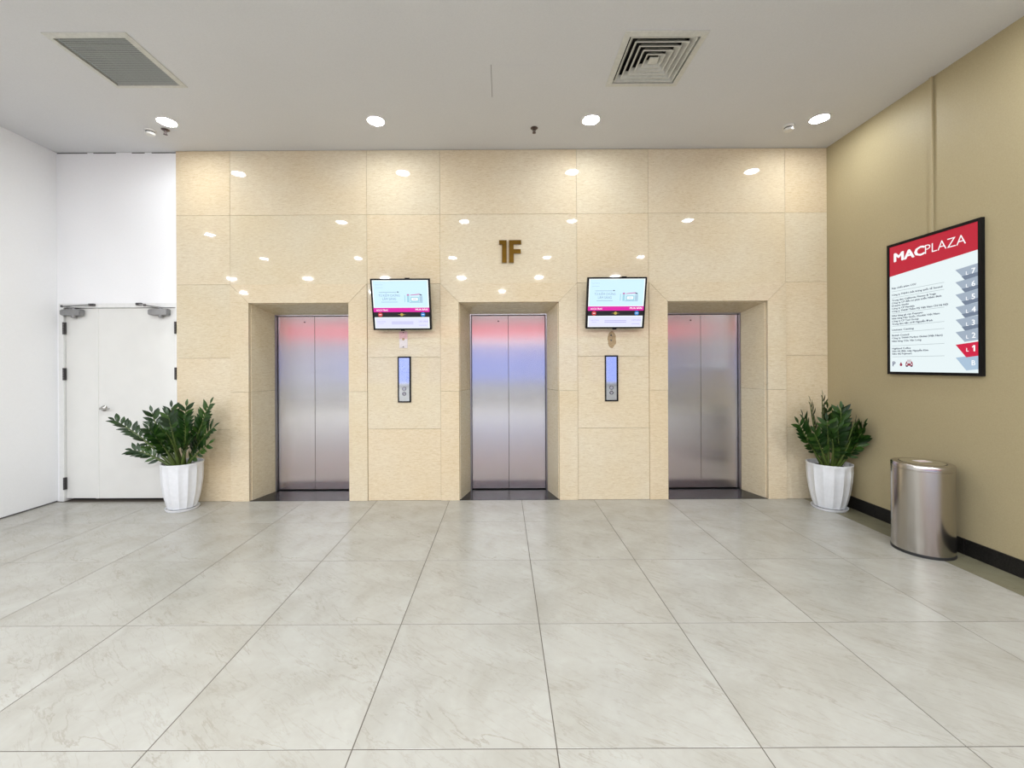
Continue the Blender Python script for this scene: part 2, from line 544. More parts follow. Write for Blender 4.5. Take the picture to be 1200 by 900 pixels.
for c in LIFTS:
    for s in (-1, 1):
        xi, xo = c + s * HW, c + s * (HW + BAND)
        a, b = min(xi, xo), max(xi, xo)
        rect(a, b, 0, ZJ, PR)
        k = J * 1.4
        panel([(xi + s * J * 0, ZJ + J), (xo - s * J, ZJ + J), (xo - s * J, ZT - J - k), (xi, ZO - k)], PR)
    panel([(c - HW + J, ZO), (c + HW - J, ZO), (c + HW + BAND - J - J, ZT - J), (c - HW - BAND + J + J, ZT - J)], PR)
    # splayed reveals
    for s in (-1, 1):
        for z0, z1 in ((0.001, ZJ - J), (ZJ + J, ZO - 0.001)):
            o = MB().prism([(c + s * HW, 0.031), (c + s * HW, DEEP + .05), (c + s * HI, DEEP + .05), (c + s * HI, DEEP), (c + s * (HW - 0.0087), 0.031)], 'z', z0, z1).build('reveal_panel', 'stone', wall)
    MB().prism([(0.031, ZO), (DEEP + .05, ZO), (DEEP + .05, ZI), (DEEP, ZI), (0.031, ZO - 0.0078)], 'x', c - HW, c + HW).build('reveal_panel', 'stone', wall)
    MB().prism([(c - HW, 0.0), (c + HW, 0.0), (c + HW, 0.031), (c + HI, DEEP), (c + HI, DEEP + .1), (c - HI, DEEP + .1), (c - HI, DEEP), (c - HW, 0.031)], 'z', -0.012, 0.002).build('threshold', 'granite', wall)['label'] = 'black granite lift threshold'

# ------------------------------------------------------------------ lift doors
LIFT_LABEL = ['brushed steel lift doors in the opening by the white service door',
              'brushed steel lift doors in the opening below the brass floor sign',
              'brushed steel lift doors in the opening by the khaki wall']
fw = 0.014
def frame_mesh(hw, zt, w, y0, y1, name, mat):
    b = MB()
    b.box(-hw, -hw + w, y0, y1, 0, zt); b.box(hw - w, hw, y0, y1, 0, zt); b.box(-hw + w, hw - w, y0, y1, zt - w, zt)
    return b.mesh(name, mat)
me_frame = frame_mesh(HI - 0.001, ZI - 0.001, fw, 0.002, 0.09, 'frame', 'steel_frame')
lw = HI - fw - 0.004
me_leaf = MB().box(-lw / 2 + 0.0018, lw / 2 - 0.0018, 0.045, 0.075, 0.012, ZI - fw - 0.006, 0.0015).mesh('door_leaf', 'steel')
me_back = MB().box(-HI + fw, HI - fw, 0.08, 0.09, 0.002, ZI - fw).mesh('shaft_screen', 'void')
me_hole = MB().lathe([(0.0, 0), (0.0075, 0), (0.0075, 0.003), (0, 0.003)], 12).mesh('key_hole', 'black')
for i, c in enumerate(LIFTS):
    d = empty('door_%d' % (i + 2), (c, DEEP, 0.003))
    tag(d, LIFT_LABEL[i], 'lift door', kind='structure')
    put('frame', me_frame, d); put('shaft_screen', me_back, d)
    L = put('door_leaf', me_leaf, d, (-lw / 2, 0, 0)); put('door_leaf', me_leaf, d, (lw / 2, 0, 0))
    h = put('key_hole', me_hole, L, (0.1, 0.045, 2.02)); h.rotation_euler = (R(90), 0, 0)

# ------------------------------------------------------------------ white wall with the service door, side walls
WY = 0.03
DX0, DX1, DZ = -4.936, XS - 0.001, 2.205
wa = slab('wall_alcove', 'y', WY, 0.45, XL - .2, XS, 0.0, CEIL, [(DX0, DX1, -1, DZ)], 'white')
tag(wa, 'white painted wall above the white service door', 'wall', kind='structure')
wl = MB().box(XL - 0.2, XL, WL, WY, 0.0, CEIL).build('wall_left', 'white')
tag(wl, 'white painted side wall beside the service door', 'wall', kind='structure')
bl = MB().box(XL, XL + 0.004, WL, WY - 0.01, 0.0, 0.012).build('baseboard_left', 'line')
tag(bl, 'thin dark joint along the foot of the white side wall', 'baseboard', kind='structure')
wr = MB().box(XR, XR + 0.2, WR, 0.45, 0.0, CEIL).build('wall_right', 'khaki')
tag(wr, 'khaki painted side wall carrying the directory sign', 'wall', kind='structure')
br = empty('baseboard_right', (XR, 0, 0)); tag(br, 'black tile skirting along the khaki wall', 'baseboard', kind='structure')
ys = [0.0, -0.596, -1.396, WR]
for a, b in zip(ys, ys[1:]):
    MB().box(-0.012, 0, b + 0.0015, a - 0.0015, 0.0005, 0.124, 0.0015).build('skirting_tile', 'skirt', br)
# top joints: the white wall meets the ceiling in a rough dark crack
cr = MB()
for a, b in ((XL + .01, -4.62), (-4.55, -4.30), (-4.12, -3.98), (-3.9, XS - .02)):
    cr.box(a, b, WY - 0.003, WY, CEIL - 0.010, CEIL - 0.002)
tag(cr.build('trim_1', 'line'), 'dark crack between the white wall and the ceiling', 'crack', kind='structure')

door = empty('door_1', (0, WY, 0))
tag(door, 'off-white unequal double service door with closers', 'door', kind='structure')
b = MB()
b.box(DX0, DX0 + 0.052, -0.012, 0.12, 0.002, DZ); b.box(DX1 - 0.028, DX1, -0.012, 0.12, 0.002, DZ)
b.box(DX0 + 0.052, DX1 - 0.028, -0.012, 0.12, DZ - 0.048, DZ)
b.build('frame', 'frame_white', door)
MB().box(DX0 + 0.052, DX1 - 0.028, 0.09, 0.1, -0.011, DZ - 0.048).build('backing', 'void', door)
SP = -4.512
lx0, lx1, lz0, lz1 = DX0 + 0.055, DX1 - 0.031, 0.030, DZ - 0.053
leafS = MB().box(lx0, SP - 0.002, 0.012, 0.055, lz0, lz1, 0.002).build('door_leaf', 'door_white', door)
leafL = MB().box(SP + 0.002, lx1, 0.004, 0.055, lz0, lz1, 0.002).build('door_leaf', 'door_white', door)
leafS['label'] = 'narrow fixed door leaf'; leafL['label'] = 'wide opening door leaf'
MB().box(SP - 0.03, SP + 0.004, -0.001, 0.006, lz0, lz1, 0.001).build('astragal', 'door_white', leafL)
for xh, leaf, y0 in ((lx0 - 0.004, leafS, 0.0), (lx1 + 0.006, leafL, -0.006)):
    for zh in (1.93, 1.42, 0.20):
        hg = MB()
        for q in range(5):
            hg.lathe([(0, 0), (0.010, 0), (0.010, 0.026), (0, 0.026)], 10, (xh, y0 - 0.01, zh - 0.068 + q * 0.0272))
        hg.box(xh - 0.016, xh + 0.016, y0 - 0.006, y0 + 0.008, zh - 0.066, zh + 0.066)
        hg.build('hinge', 'hinge', leaf)
# lever handle
hx, hz = -4.445, 1.036
hd = MB()
hd.lathe([(0, 0), (0.030, 0), (0.034, 0.006), (0.028, 0.02), (0.018, 0.03), (0.0, 0.032)], 24)
for v in hd.bm.verts: v.co = Vector((hx + v.co.x, 0.004 - v.co.z, hz + v.co.y))
hd = hd.build('handle', 'chrome', leafL, 40)
MB().tube([(hx, -0.02, hz), (hx, -0.052, hz), (hx + 0.02, -0.058, hz), (hx + 0.07, -0.056, hz - 0.002), (hx + 0.105, -0.05, hz)], [0.010, 0.010, 0.009, 0.008, 0.006], 10).build('lever', 'chrome', hd, 40)
MB().tube([(hx - 0.005, -0.01, hz), (hx - 0.038, -0.012, hz)], 0.01, 8).build('latch_rim', 'chrome', hd, 40)
# closers
def closer(leaf, xb0, xb1, flip):
    z0 = lz1 - 0.015
    cb = MB()
    s = -1 if flip else 1
    xa, xb = (xb0, xb1)
    cb.prism([(xa, z0 - 0.012), (xa + 0.02, z0 - 0.002), (xb, z0), (xb, z0 - 0.07), (xa + 0.02, z0 - 0.07), (xa, z0 - 0.058)], 'y', -0.055, 0.004)
    bmesh.ops.bevel(cb.bm, geom=cb.bm.edges[:], offset=0.006, segments=2, affect='EDGES')
    cl = cb.build('closer', 'closer', leaf, 40)
    xp = xa + (xb - xa) * 0.60
    MB().lathe([(0, -0.095), (0.022, -0.095), (0.026, -0.075), (0.026, 0.004), (0, 0.004)], 16, (xp, -0.026, z0)).build('spindle_cap', 'closer', cl, 40)
    el = (xp - 0.075, -0.085, z0 + 0.028) if not flip else (xp - 0.10, -0.12, z0 + 0.03)
    en = (xp + 0.20, -0.03, DZ - 0.018) if not flip else (xp - 0.24, -0.03, DZ - 0.012)
    MB().tube([(xp, -0.026, z0 + 0.006), (xp, -0.03, z0 + 0.014), el], [0.012, 0.011, 0.008], 8).build('arm', 'closer', cl, 40)
    MB().tube([el, en], 0.0075, 8).build('arm', 'closer', cl, 40)
    MB().lathe([(0, -0.012), (0.012, -0.012), (0.012, 0.012), (0, 0.012)], 12, el).build('elbow', 'hinge', cl, 40)
    MB().box(en[0] - 0.035, en[0] + 0.03, -0.040, -0.012, en[2] - 0.013, en[2] + 0.013, 0.004).build('arm_shoe', 'hinge', cl)
closer(leafS, lx0 - 0.005, lx0 + 0.22, False)
closer(leafL, -3.915, -3.70, True)

# ------------------------------------------------------------------ the hall behind the viewer (seen only in reflections)
b = MB().box(HALL_L, XL - 0.2, WL, WL + 0.2, 0, CEIL); o = b.build('wall_hall_left', 'white'); tag(o, 'white hall wall left of the lift lobby', 'wall', kind='structure')
b = MB().box(XR + 0.2, HALL_R, WR, WR + 0.2, 0, CEIL); o = b.build('wall_hall_right', 'khaki'); tag(o, 'khaki hall wall right of the lift lobby', 'wall', kind='structure')
b = MB().box(HALL_L - 0.2, HALL_L, HALL_F, WL + 0.2, 0, CEIL); o = b.build('wall_hall_end', 'white'); tag(o, 'white end wall of the hall opposite the khaki end', 'wall', kind='structure')
b = MB().box(HALL_R, HALL_R + 0.2, HALL_F, WR + 0.2, 0, CEIL); o = b.build('wall_hall_far_end', 'khaki'); tag(o, 'khaki end wall of the hall', 'wall', kind='structure')
WIN = [(-6.0, -3.4), (-3.2, 0.0), (0.2, 3.4), (3.6, 5.0)]
wf = slab('wall_front', 'y', HALL_F - 0.2, HALL_F, HALL_L, HALL_R, 0.0, CEIL, [(a, b, 0.7, 2.38) for a, b in WIN], 'front_grey')
tag(wf, 'grey street front wall with a band of windows facing the lifts', 'wall', kind='structure')
for i, (a, b) in enumerate(WIN):
    w = empty('window_%d' % (i + 1), ((a + b) / 2, HALL_F - 0.1, 0.7)); h = (b - a) / 2
    tag(w, 'wide glazed street window under the red fascia', 'window', 'street windows opposite the lifts', 'structure')
    f = MB()
    f.box(-h, -h + .05, -.04, .04, 0, 1.68); f.box(h - .05, h, -.04, .04, 0, 1.68); f.box(-h + .05, h - .05, -.04, .04, 0, .05)
    f.box(-h + .05, h - .05, -.04, .04, 1.63, 1.68); f.box(-.025, .025, -.04, .04, .05, 1.63); f.box(-h + .05, -.025, -.04, .04, 1.15, 1.19); f.box(.025, h - .05, -.04, .04, 1.15, 1.19)
    f.build('window_frame', 'frame_white', w)
    MB().box(-h, h, .04, .22, -.03, .0, .004).build('window_sill', 'frame_white', w)
    MB().box(-h + .05, h - .05, -.006, .006, .05, 1.63).build('pane', 'pane', w)
sg = MB().box(HALL_L + .3, HALL_R - .3, HALL_F, HALL_F + 0.12, 2.64, 3.26, 0.01).build('sign_fascia', 'fascia')
lb = MB().box(-3.4, 3.6, HALL_F + 0.03, HALL_F + 0.10, 2.42, 2.64, 0.006).build('light_box', 'light_strip')
tag(lb, 'white backlit strip directly under the red fascia', 'light box')
tag(sg, 'long backlit red fascia above the street windows', 'sign')

# ------------------------------------------------------------------ floor sign 1F
fs = empty('floor_sign', (0, 0, 0)); tag(fs, 'raised brass 1F floor sign above the middle lift', 'sign')
zt, zb = 2.876, 2.627
x0 = -0.030
t = 0.052
MB().prism([(x0, zt), (x0 + .083, zt), (x0 + .083, zb), (x0 + .083 - t, zb), (x0 + .083 - t, zt - .046), (x0, zt - .046)], 'y', -0.018, 0.001).build('numeral', 'brass', fs)
xf = x0 + 0.108
MB().prism([(xf, zt), (xf + .136, zt), (xf + .136, zt - .046), (xf + t, zt - .046), (xf + t, zt - .100), (xf + .130, zt - .100), (xf + .130, zt - .147), (xf + t, zt - .147), (xf + t, zb), (xf, zb)], 'y', -0.018, 0.001).build('letter', 'brass', fs)

# ------------------------------------------------------------------ screens over the call panels
E = {}
def em(name, rgb, k=1.0):
    M[name] = emis(name, srgb(*rgb), k * 1.02 / 2 ** vs.exposure)
em('scr_cyan', (206, 238, 252), 1.05); em('scr_edge', (246, 252, 255), 1.1); em('scr_mag', (226, 30, 168)); em('scr_dark', (14, 14, 24))
em('scr_lilac', (222, 224, 255), 1.05); em('scr_white', (255, 255, 255), 1.1); em('scr_text', (132, 160, 196)); em('scr_faint', (176, 206, 226))
em('scr_red', (206, 52, 58)); em('scr_gold', (190, 170, 80)); em('scr_blue', (40, 130, 206)); em('scr_violet', (176, 172, 224))
em('scr_box', (166, 214, 230)); em('scr_pink', (206, 120, 176)); em('scr_navy', (70, 70, 110))

TW, TH_ = 0.628, 0.545
def rect_e(parent, x0, x1, z0, z1, y, mat, name):
    return MB().box(x0, x1, y, y + 0.0006, z0, z1).build(name, mat, parent)
def make_tv():
    tv = empty('display_screen', (0, 0, 0), 0, R(13))
    body = MB().box(-TW / 2, TW / 2, 0.0, 0.045, 0, TH_, 0.004, 2).build('housing', 'black', tv)
    b = MB(); q = 0.014
    b.box(-TW / 2, TW / 2, -0.006, 0.0, 0, q); b.box(-TW / 2, TW / 2, -0.006, 0.0, TH_ - q, TH_)
    b.box(-TW / 2, -TW / 2 + q, -0.006, 0.0, q, TH_ - q); b.box(TW / 2 - q, TW / 2, -0.006, 0.0, q, TH_ - q)
    b.build('bezel', 'black', tv)
    MB().box(0.05, 0.10, 0.0, 0.03, TH_, TH_ + 0.008, 0.002).build('camera_bump', 'black', tv)
    sw, s0, s1 = TW / 2 - q, q, TH_ - q
    A = lambda f: -sw + 2 * sw * f
    B = lambda f: s1 - (s1 - s0) * f
    scr = rect_e(tv, -sw, sw, s0, s1, -0.0007, 'scr_dark', 'screen')
    Y = -0.0014; Y2 = -0.0021
    rect_e(scr, A(.005), A(.995), B(.565), B(.005), Y, 'scr_edge', 'picture_border')
    rect_e(scr, A(.02), A(.98), B(.555), B(.018), Y2, 'scr_cyan', 'advert_picture')
    rect_e(scr, A(0), A(1), B(.655), B(.567), Y, 'scr_mag', 'advert_band')
    rect_e(scr, A(.01), A(.99), B(.995), B(.762), Y, 'scr_edge', 'picture_border')
    rect_e(scr, A(.025), A(.975), B(.983), B(.775), Y2, 'scr_lilac', 'advert_strip')
    Y3 = Y2 - 0.0007
    letter('NAVITIN', 'scr_faint', scr, A(.055), B(.105), Y3, width=.08, height=.012)
    rect_e(scr, A(.06), A(.19), B(.158), B(.152), Y3, 'scr_faint', 'rule')
    rect_e(scr, A(.12), A(.42), B(.252), B(.244), Y3, 'scr_text', 'rule')
    MB().prism([(A(.43), B(.252)), (A(.47), B(.252)), (A(.465), B(.236)), (A(.44), B(.233))], 'y', Y3, Y3 + .0006).build('emblem', 'scr_navy', scr)
    letter('TỪ KIỂM CHỨNG', 'scr_text', scr, A(.295), B(.335), Y3, width=.225, height=.024, align='CENTER')
    letter('LÂM SÀNG', 'scr_text', scr, A(.295), B(.408), Y3, width=.145, height=.026, align='CENTER')
    rect_e(scr, A(.15), A(.44), B(.452), B(.444), Y3, 'scr_text', 'rule')
    # pack shot: a tube, a carton with its side and a coloured lid
    rect_e(scr, A(.565), A(.578), B(.45), B(.31), Y3, 'scr_box', 'pack_picture')
    rect_e(scr, A(.61), A(.65), B(.455), B(.285), Y3, 'scr_box', 'pack_picture')
    rect_e(scr, A(.61), A(.65), B(.318), B(.29), Y3 - .0007, 'scr_pink', 'pack_picture')
    rect_e(scr, A(.67), A(.82), B(.45), B(.345), Y3, 'scr_box', 'pack_picture')
    MB().prism([(A(.67), B(.315)), (A(.835), B(.30)), (A(.835), B(.28)), (A(.67), B(.30))], 'y', Y3, Y3 + .0006).build('pack_picture', 'scr_pink', scr)
    MB().prism([(A(.835), B(.31)), (A(.875), B(.32)), (A(.875), B(.30)), (A(.835), B(.282))], 'y', Y3, Y3 + .0006).build('pack_picture', 'scr_navy', scr)
    rect_e(scr, A(.69), A(.80), B(.42), B(.365), Y3 - .0007, 'scr_edge', 'pack_picture')
    rect_e(scr, A(.715), A(.775), B(.397), B(.388), Y3 - .0014, 'scr_text', 'pack_picture')
    rect_e(scr, A(.83), A(.885), B(.45), B(.33), Y3, 'scr_faint', 'pack_picture')
    rect_e(scr, A(.65), A(.885), B(.462), B(.455), Y3, 'scr_text', 'pack_picture')
    letter('ACCU-TRAX', 'scr_white', scr, A(.05), B(.632), Y2, width=.125, height=.018, bold=.02)
    letter('MUA BÁN', 'scr_white', scr, A(.75), B(.622), Y2, width=.13, height=.020, bold=.02)
    for f, mt in ((.115, 'scr_red'), (.88, 'scr_blue')):
        d = MB().lathe([(0, 0), (.024, 0), (.024, .0006), (0, .0006)], 20)
        for v in d.bm.verts: v.co = Vector((v.co.x, v.co.z, v.co.y))
        d = d.build('badge', mt, scr, False, (A(f), Y, B(.708)))
        rect_e(scr, A(f) - .014, A(f) + .014, B(.708) - .003, B(.708) + .003, Y - .001, 'scr_edge', 'badge_mark')
    d = MB().lathe([(0, 0), (.016, 0), (.016, .0006), (0, .0006)], 16)
    for v in d.bm.verts: v.co = Vector((v.co.x, v.co.z, v.co.y))
    d.build('badge', 'scr_gold', scr, False, (A(.5), Y, B(.708)))
    MB().prism([(A(.42), B(.708)), (A(.5), B(.716)), (A(.58), B(.708)), (A(.5), B(.700))], 'y', Y, Y + .0006).build('badge_mark', 'scr_gold', scr)
    letter('NAVITIN', 'scr_violet', scr, A(.06), B(.865), Y3, width=.085, height=.013)
    rect_e(scr, A(.08), A(.17), B(.893), B(.888), Y3, 'scr_violet', 'rule')
    for f in (.868, .902): rect_e(scr, A(.31), A(.70), B(f), B(f - .012), Y3, 'scr_violet', 'rule')
    letter('LÂM SÀNG', 'scr_violet', scr, A(.80), B(.868), Y3, width=.10, height=.018)
    rect_e(scr, A(.80), A(.94), B(.935), B(.928), Y3, 'scr_violet', 'rule')
    # wall bracket: levelled back to the wall
    ca, sa = math.cos(R(-13)), math.sin(R(-13))
    def un(y, z): return (y * ca - z * sa, y * sa + z * ca)     # wall-aligned -> tilted frame
    def wedge(x0, x1, pts, nm):
        MB().prism([un(*p) for p in pts], 'x', x0, x1).build(nm, 'black', tv)
    wedge(-.1, .1, [(.086, .15), (.098, .15), (.098, .42), (.086, .42)], 'wall_plate')
    for x in (-.07, .07):
        wedge(x - .012, x + .012, [(-.01, .16), (.086, .16), (.086, .40), (-.05, .40)], 'bracket_arm')
    MB().box(-.02, .02, .0, .02, -.012, .0).build('sensor', 'black', tv)
    return tv
tv1 = make_tv()
TVZ = 1.884
tv1.location = (-1.080, -0.100, TVZ)
tag(tv1, 'black framed advert screen above the call panel with a pink card below it', 'screen', 'advert screens between the lifts')
tv2 = copy_tree(tv1)
tv2.location = (1.219, -0.100, TVZ + 0.004)
tag(tv2, 'black framed advert screen above the call panel with a brown glue stain below it', 'screen')

# ------------------------------------------------------------------ call panels
def make_call():
    p = empty('lift_call_panel', (0, 0, 0))
    w, h = 0.146, 0.508
    b = MB()
    b.box(-w / 2, -w / 2 + .012, -.012, 0, 0, h); b.box(w / 2 - .016, w / 2, -.012, 0, 0, h)
    b.box(-w / 2 + .012, w / 2 - .016, -.012, 0, 0, .012); b.box(-w / 2 + .012, w / 2 - .016, -.012, 0, h - .014, h)
    b.build('frame', 'black', p)
    fc = MB().box(-w / 2 + .012, w / 2 - .016, -.009, 0, .012, h - .014, .002).build('face_plate', 'mirror', p)
    def ring(r0, r1, z, mat, nm, y=-.012):
        d = MB().lathe([(r0, 0), (r1, 0), (r1, .004), (r0, .004)], 24, closed=True)
        for v in d.bm.verts: v.co = Vector((v.co.x - .002, y + v.co.z, v.co.y + z))
        return d.build(nm, mat, fc, 40)
    ring(.0005, .018, .150, 'chrome', 'call_button'); ring(.019, .023, .150, 'black', 'button_ring')
    ring(.0005, .015, .095, 'chrome', 'call_button'); ring(.016, .021, .095, 'black', 'button_ring')
    return p
cp1 = make_call(); cp1.location = (-1.086, 0, 1.088)
tag(cp1, 'mirror faced lift call panel below the pink card', 'call panel', 'lift call panels between the lifts')
cp2 = copy_tree(cp1); cp2.location = (1.207, 0, 1.090)
tag(cp2, 'mirror faced lift call panel below the brown glue stain', 'call panel')

nc = empty('notice_card', (-1.096, 0, 1.690)); tag(nc, 'small pink and white card fixed below the screen', 'card')
MB().box(-.046, .046, -.004, 0, 0, .185, .001).build('card', 'paper', nc)
MB().box(-.044, .044, -.005, -.004, .10, .184).build('print_band', 'paper_pink', nc)
for z in (.012, .172):
    MB().box(-.006, .006, -.007, -.004, z - .005, z + .005, .001).build('screw', 'dark_metal', nc)
d = MB().lathe([(0, 0), (.014, 0), (.014, .0008), (0, .0008)], 16)
for v in d.bm.verts: v.co = Vector((v.co.x, -.006 + v.co.z, v.co.y + .098))
d.build('print_mark', 'stain', nc)
st = empty('glue_stain', (1.215, 0, 1.68)); tag(st, 'brown glue stain with two plug holes left on the stone', 'stain')
random.seed(3)
pts = []
for k in range(22):
    a = 2 * PI * k / 22
    pts.append((0.048 * math.cos(a) * random.uniform(.8, 1.15), 0.095 + 0.095 * math.sin(a) * random.uniform(.88, 1.06)))
MB().prism(pts, 'y', -.0006, .0005).build('patch', 'stain', st)
for z in (.085, .14):
    d = MB().lathe([(0, 0), (.010, 0), (.010, .001), (0, .001)], 12)
    for v in d.bm.verts: v.co = Vector((v.co.x - .008, -.0015 + v.co.z, v.co.y + z))
    d.build('plug_hole', 'line', st)

# ------------------------------------------------------------------ directory sign on the khaki wall
em('dir_white', (230, 242, 244), 1.0); em('dir_red', (196, 18, 50), 0.9); em('dir_tag', (160, 174, 190)); em('dir_fold', (112, 126, 146))
em('dir_one', (206, 10, 62)); em('dir_text', (44, 52, 78)); em('dir_rule', (170, 182, 186)); em('dir_letter', (246, 248, 250), 1.05)
em('dir_icon', (150, 40, 66)); em('dir_b', (168, 192, 214)); em('dir_navy', (34, 34, 92))
SW, SH = 0.779, 1.19
ds = empty('directory_sign', (XR, -0.759, 1.395), R(-90))
tag(ds, 'backlit floor directory with red header on the khaki wall', 'sign')
T0 = -0.028
MB().box(0, SW, T0 + .006, 0, 0, SH).build('housing', 'black', ds)
q = .024
b = MB(); b.box(0, SW, T0, T0 + .006, 0, q); b.box(0, SW, T0, T0 + .006, SH - q, SH); b.box(0, q, T0, T0 + .006, q, SH - q); b.box(SW - q, SW, T0, T0 + .006, q, SH - q)
b.build('frame', 'black', ds)
Y0 = T0 + .0053
dscr = rect_e(ds, q, SW - q, q, SH - q, Y0, 'dir_white', 'screen')
SA = lambda a: q + (SW - 2 * q) * a
SB = lambda f: SH - q - (SH - 2 * q) * f
def poly(pts, y, mat, name):
    return MB().prism([(SA(a), SB(f)) for a, f in pts], 'y', y, y + .0005).build(name, mat, dscr)
Y1, Y2, Y3 = Y0 - .0007, Y0 - .0014, Y0 - .0021
poly([(0, 0), (1, 0), (1, .185), (0, .236)], Y1, 'dir_red', 'header_band')
letter('MAC', 'dir_letter', dscr, SA(.066), SB(.124), Y2, width=.375 * (SW - 2 * q), height=.080, bold=.045)
letter('PLAZA', 'dir_letter', dscr, SA(.45), SB(.124), Y2, width=.435 * (SW - 2 * q), height=.080, bold=-.008)
LN = [(.333, .342, 'Rạp chiếu phim CGV'), (.387, .64, 'Công ty TNHH chất lượng quốc tế Second'),
      (.430, .57, 'Trung tâm California Fitness & Yoga'), (.452, .63, 'Công ty CP đầu tư phát triển Nhân Bình'),
      (.474, .25, 'Dreams Studio'), (.496, .32, 'Công ty CP Mandala'), (.518, .70, 'Công ty TNHH Thẩm Mỹ Việt Nam CN Hà Nội'),
      (.554, .42, 'Nhà hàng gà rán Popeyes'), (.576, .61, 'Nhà hàng Hàn Quốc, Dookki Việt Nam'), (.598, .37, 'Công ty CP Taxi Group'),
      (.620, .53, 'Trung tâm tiệc cưới Nguyễn Đình'), (.667, .31, 'Unimax Casting'),
      (.711, .25, 'British Council'), (.733, .64, 'Công ty TNHH Perfect Global (Việt Nam)'), (.757, .40, 'Nhà hàng Cửu Vân Long'),
      (.816, .27, 'Highland Coffee'), (.837, .48, 'Siêu thị điện máy Nguyễn Kim'), (.858, .285, 'Siêu thị Fujimart')]
for f, e, s in LN:
    letter(s, 'dir_text', dscr, SA(.03), SB(f + .006), Y1, width=(e - .03) * (SW - 2 * q), height=.0155, bold=.03)
for f in (.358, .408, .534, .636, .686, .792, .880):
    poly([(.03, f), (.66, f), (.66, f + .003), (.03, f + .003)], Y1, 'dir_rule', 'rule')
tops = [.286, .371, .457, .543, .630, .716, .803, .892]
for k, (f, s) in enumerate(zip(tops, '7654321B')):
    if s == '1': mt = 'dir_one'
    elif s == 'B': mt = 'dir_b'
    else: mt = 'dir_tag'
    hh = .088 if s in '1B' else .070
    wl_ = .105 if s in '1B' else .09
    poly([(.777, f + .004), (1, f - .012), (1, f + hh - .006), (.777 + wl_, f + hh + .004)], Y1 if s != '1' else Y2, mt, 'level_tag')
    if s not in '12B':
        poly([(.838, f + .056), (1, f + .046), (1, f + .072), (.872, f + .084)], Y2, 'dir_fold', 'level_tag_fold')
    yl = Y3 - .0007
    if s == 'B':
        letter('B', 'dir_letter', dscr, SA(.935), SB(f + .056), yl, height=.040, bold=.01)
    else:
        letter('L', 'dir_letter', dscr, SA(.885), SB(f + .052), yl, height=.028, bold=.02)
        if s == '1':
            xa, zb_, hd_ = SA(.938), SB(f + .052), .046
            MB().prism([(xa, zb_ + hd_ * .74), (xa + .011, zb_ + hd_), (xa + .022, zb_ + hd_), (xa + .022, zb_), (xa + .011, zb_), (xa + .011, zb_ + hd_ * .76), (xa + .003, zb_ + hd_ * .60)], 'y', yl, yl + .0005).build('lettering', 'dir_letter', dscr)
        else:
            letter(s, 'dir_letter', dscr, SA(.938), SB(f + .050), yl, height=.043, bold=.02)
letter('P', 'dir_navy', dscr, SA(.036), SB(.957), Y1, height=.046, bold=.008)
dr = []
for k in range(14):
    a = PI * (-0.15) - (PI * 0.7) * 0 + 2 * PI * k / 14
    r = .012
    dr.append((SA(.146) + r * math.cos(a) * (1 if math.sin(a) < .5 else .45), SB(.945) + (r * math.sin(a) if math.sin(a) < .5 else r * 2.0 * math.sin(a))))
MB().prism(dr, 'y', Y1, Y1 + .0005).build('drop_icon', 'dir_icon', dscr)
c0, c1 = .205, .295
poly([(c0 + .01, .920), (c1 - .01, .920), (c1, .936), (c1, .953), (c0, .953), (c0, .936)], Y1, 'dir_icon', 'car_icon')
poly([(c0 + .022, .924), (c1 - .022, .924), (c1 - .016, .934), (c0 + .016, .934)], Y2, 'dir_white', 'car_icon_window')
for a in (c0 + .016, c1 - .016):
    d = MB().lathe([(0, 0), (.006, 0), (.006, .0006), (0, .0006)], 12)
    for v in d.bm.verts: v.co = Vector((v.co.x, v.co.z, v.co.y))
    d.build('car_icon_lamp', 'dir_white', dscr, False, (SA(a), Y2, SB(.943)))
    poly([(a - .012, .953), (a + .012, .953), (a + .012, .961), (a - .012, .961)], Y1, 'dir_text', 'car_icon_wheel')
poly([(c0 + .02, .908), (c1 - .02, .908), (c1 - .02, .912), (c0 + .02, .912)], Y1, 'dir_icon', 'car_icon_bar')

cd = MB().box(XR - 0.018, XR, -1.155 - .014, -1.155 + .014, 2.585, CEIL - .001, 0.003).build('cable_trunking', 'khaki')
tag(cd, 'slim painted cable trunking running down to the directory sign', 'trunking')

# ------------------------------------------------------------------ ceiling vents
def vent_frame(parent, s0, s1):
    b = MB()
    # mitred, slightly raised flange ring
    P0 = [(-s0, -s0), (s0, -s0), (s0, s0), (-s0, s0)]; P1 = [(-s1, -s1), (s1, -s1), (s1, s1), (-s1, s1)]
    rings = []
    for P, z in ((P0, 0.0), (P0, -0.006), (P1, -0.012), (P1, 0.02)):
        rings.append([b.bm.verts.new((x, y, z)) for x, y in P])
    for A, B_ in zip(rings, rings[1:]):
        for i in range(4):
            b.bm.faces.new((A[i], A[(i + 1) % 4], B_[(i + 1) % 4], B_[i]))
    bmesh.ops.recalc_face_normals(b.bm, faces=b.bm.faces[:])
    return b.build('frame', 'vent_paint', parent)
def plenum(parent):
    b = MB(); h = VH
    b.box(-h, h, -h, h, .14, .15); b.box(-h, -h + .004, -h, h, .021, .14); b.box(h - .004, h, -h, h, .021, .14); b.box(-h, h, -h, -h + .004, .021, .14); b.box(-h, h, h - .004, h, .021, .14)
    return b.build('plenum_box', 'void', parent)
v1 = empty('return_air_grille', (*VENTS[0], CEIL)); tag(v1, 'square return air grille with fine parallel slats in the ceiling', 'air vent')
vent_frame(v1, .302, .262); plenum(v1)
n = 27
me = MB().prism([(.0045, -.005), (.0030, -.006), (-.0015, .003), (.0, .004)], 'x', -.258, .258).mesh('slat', 'vent_grey')
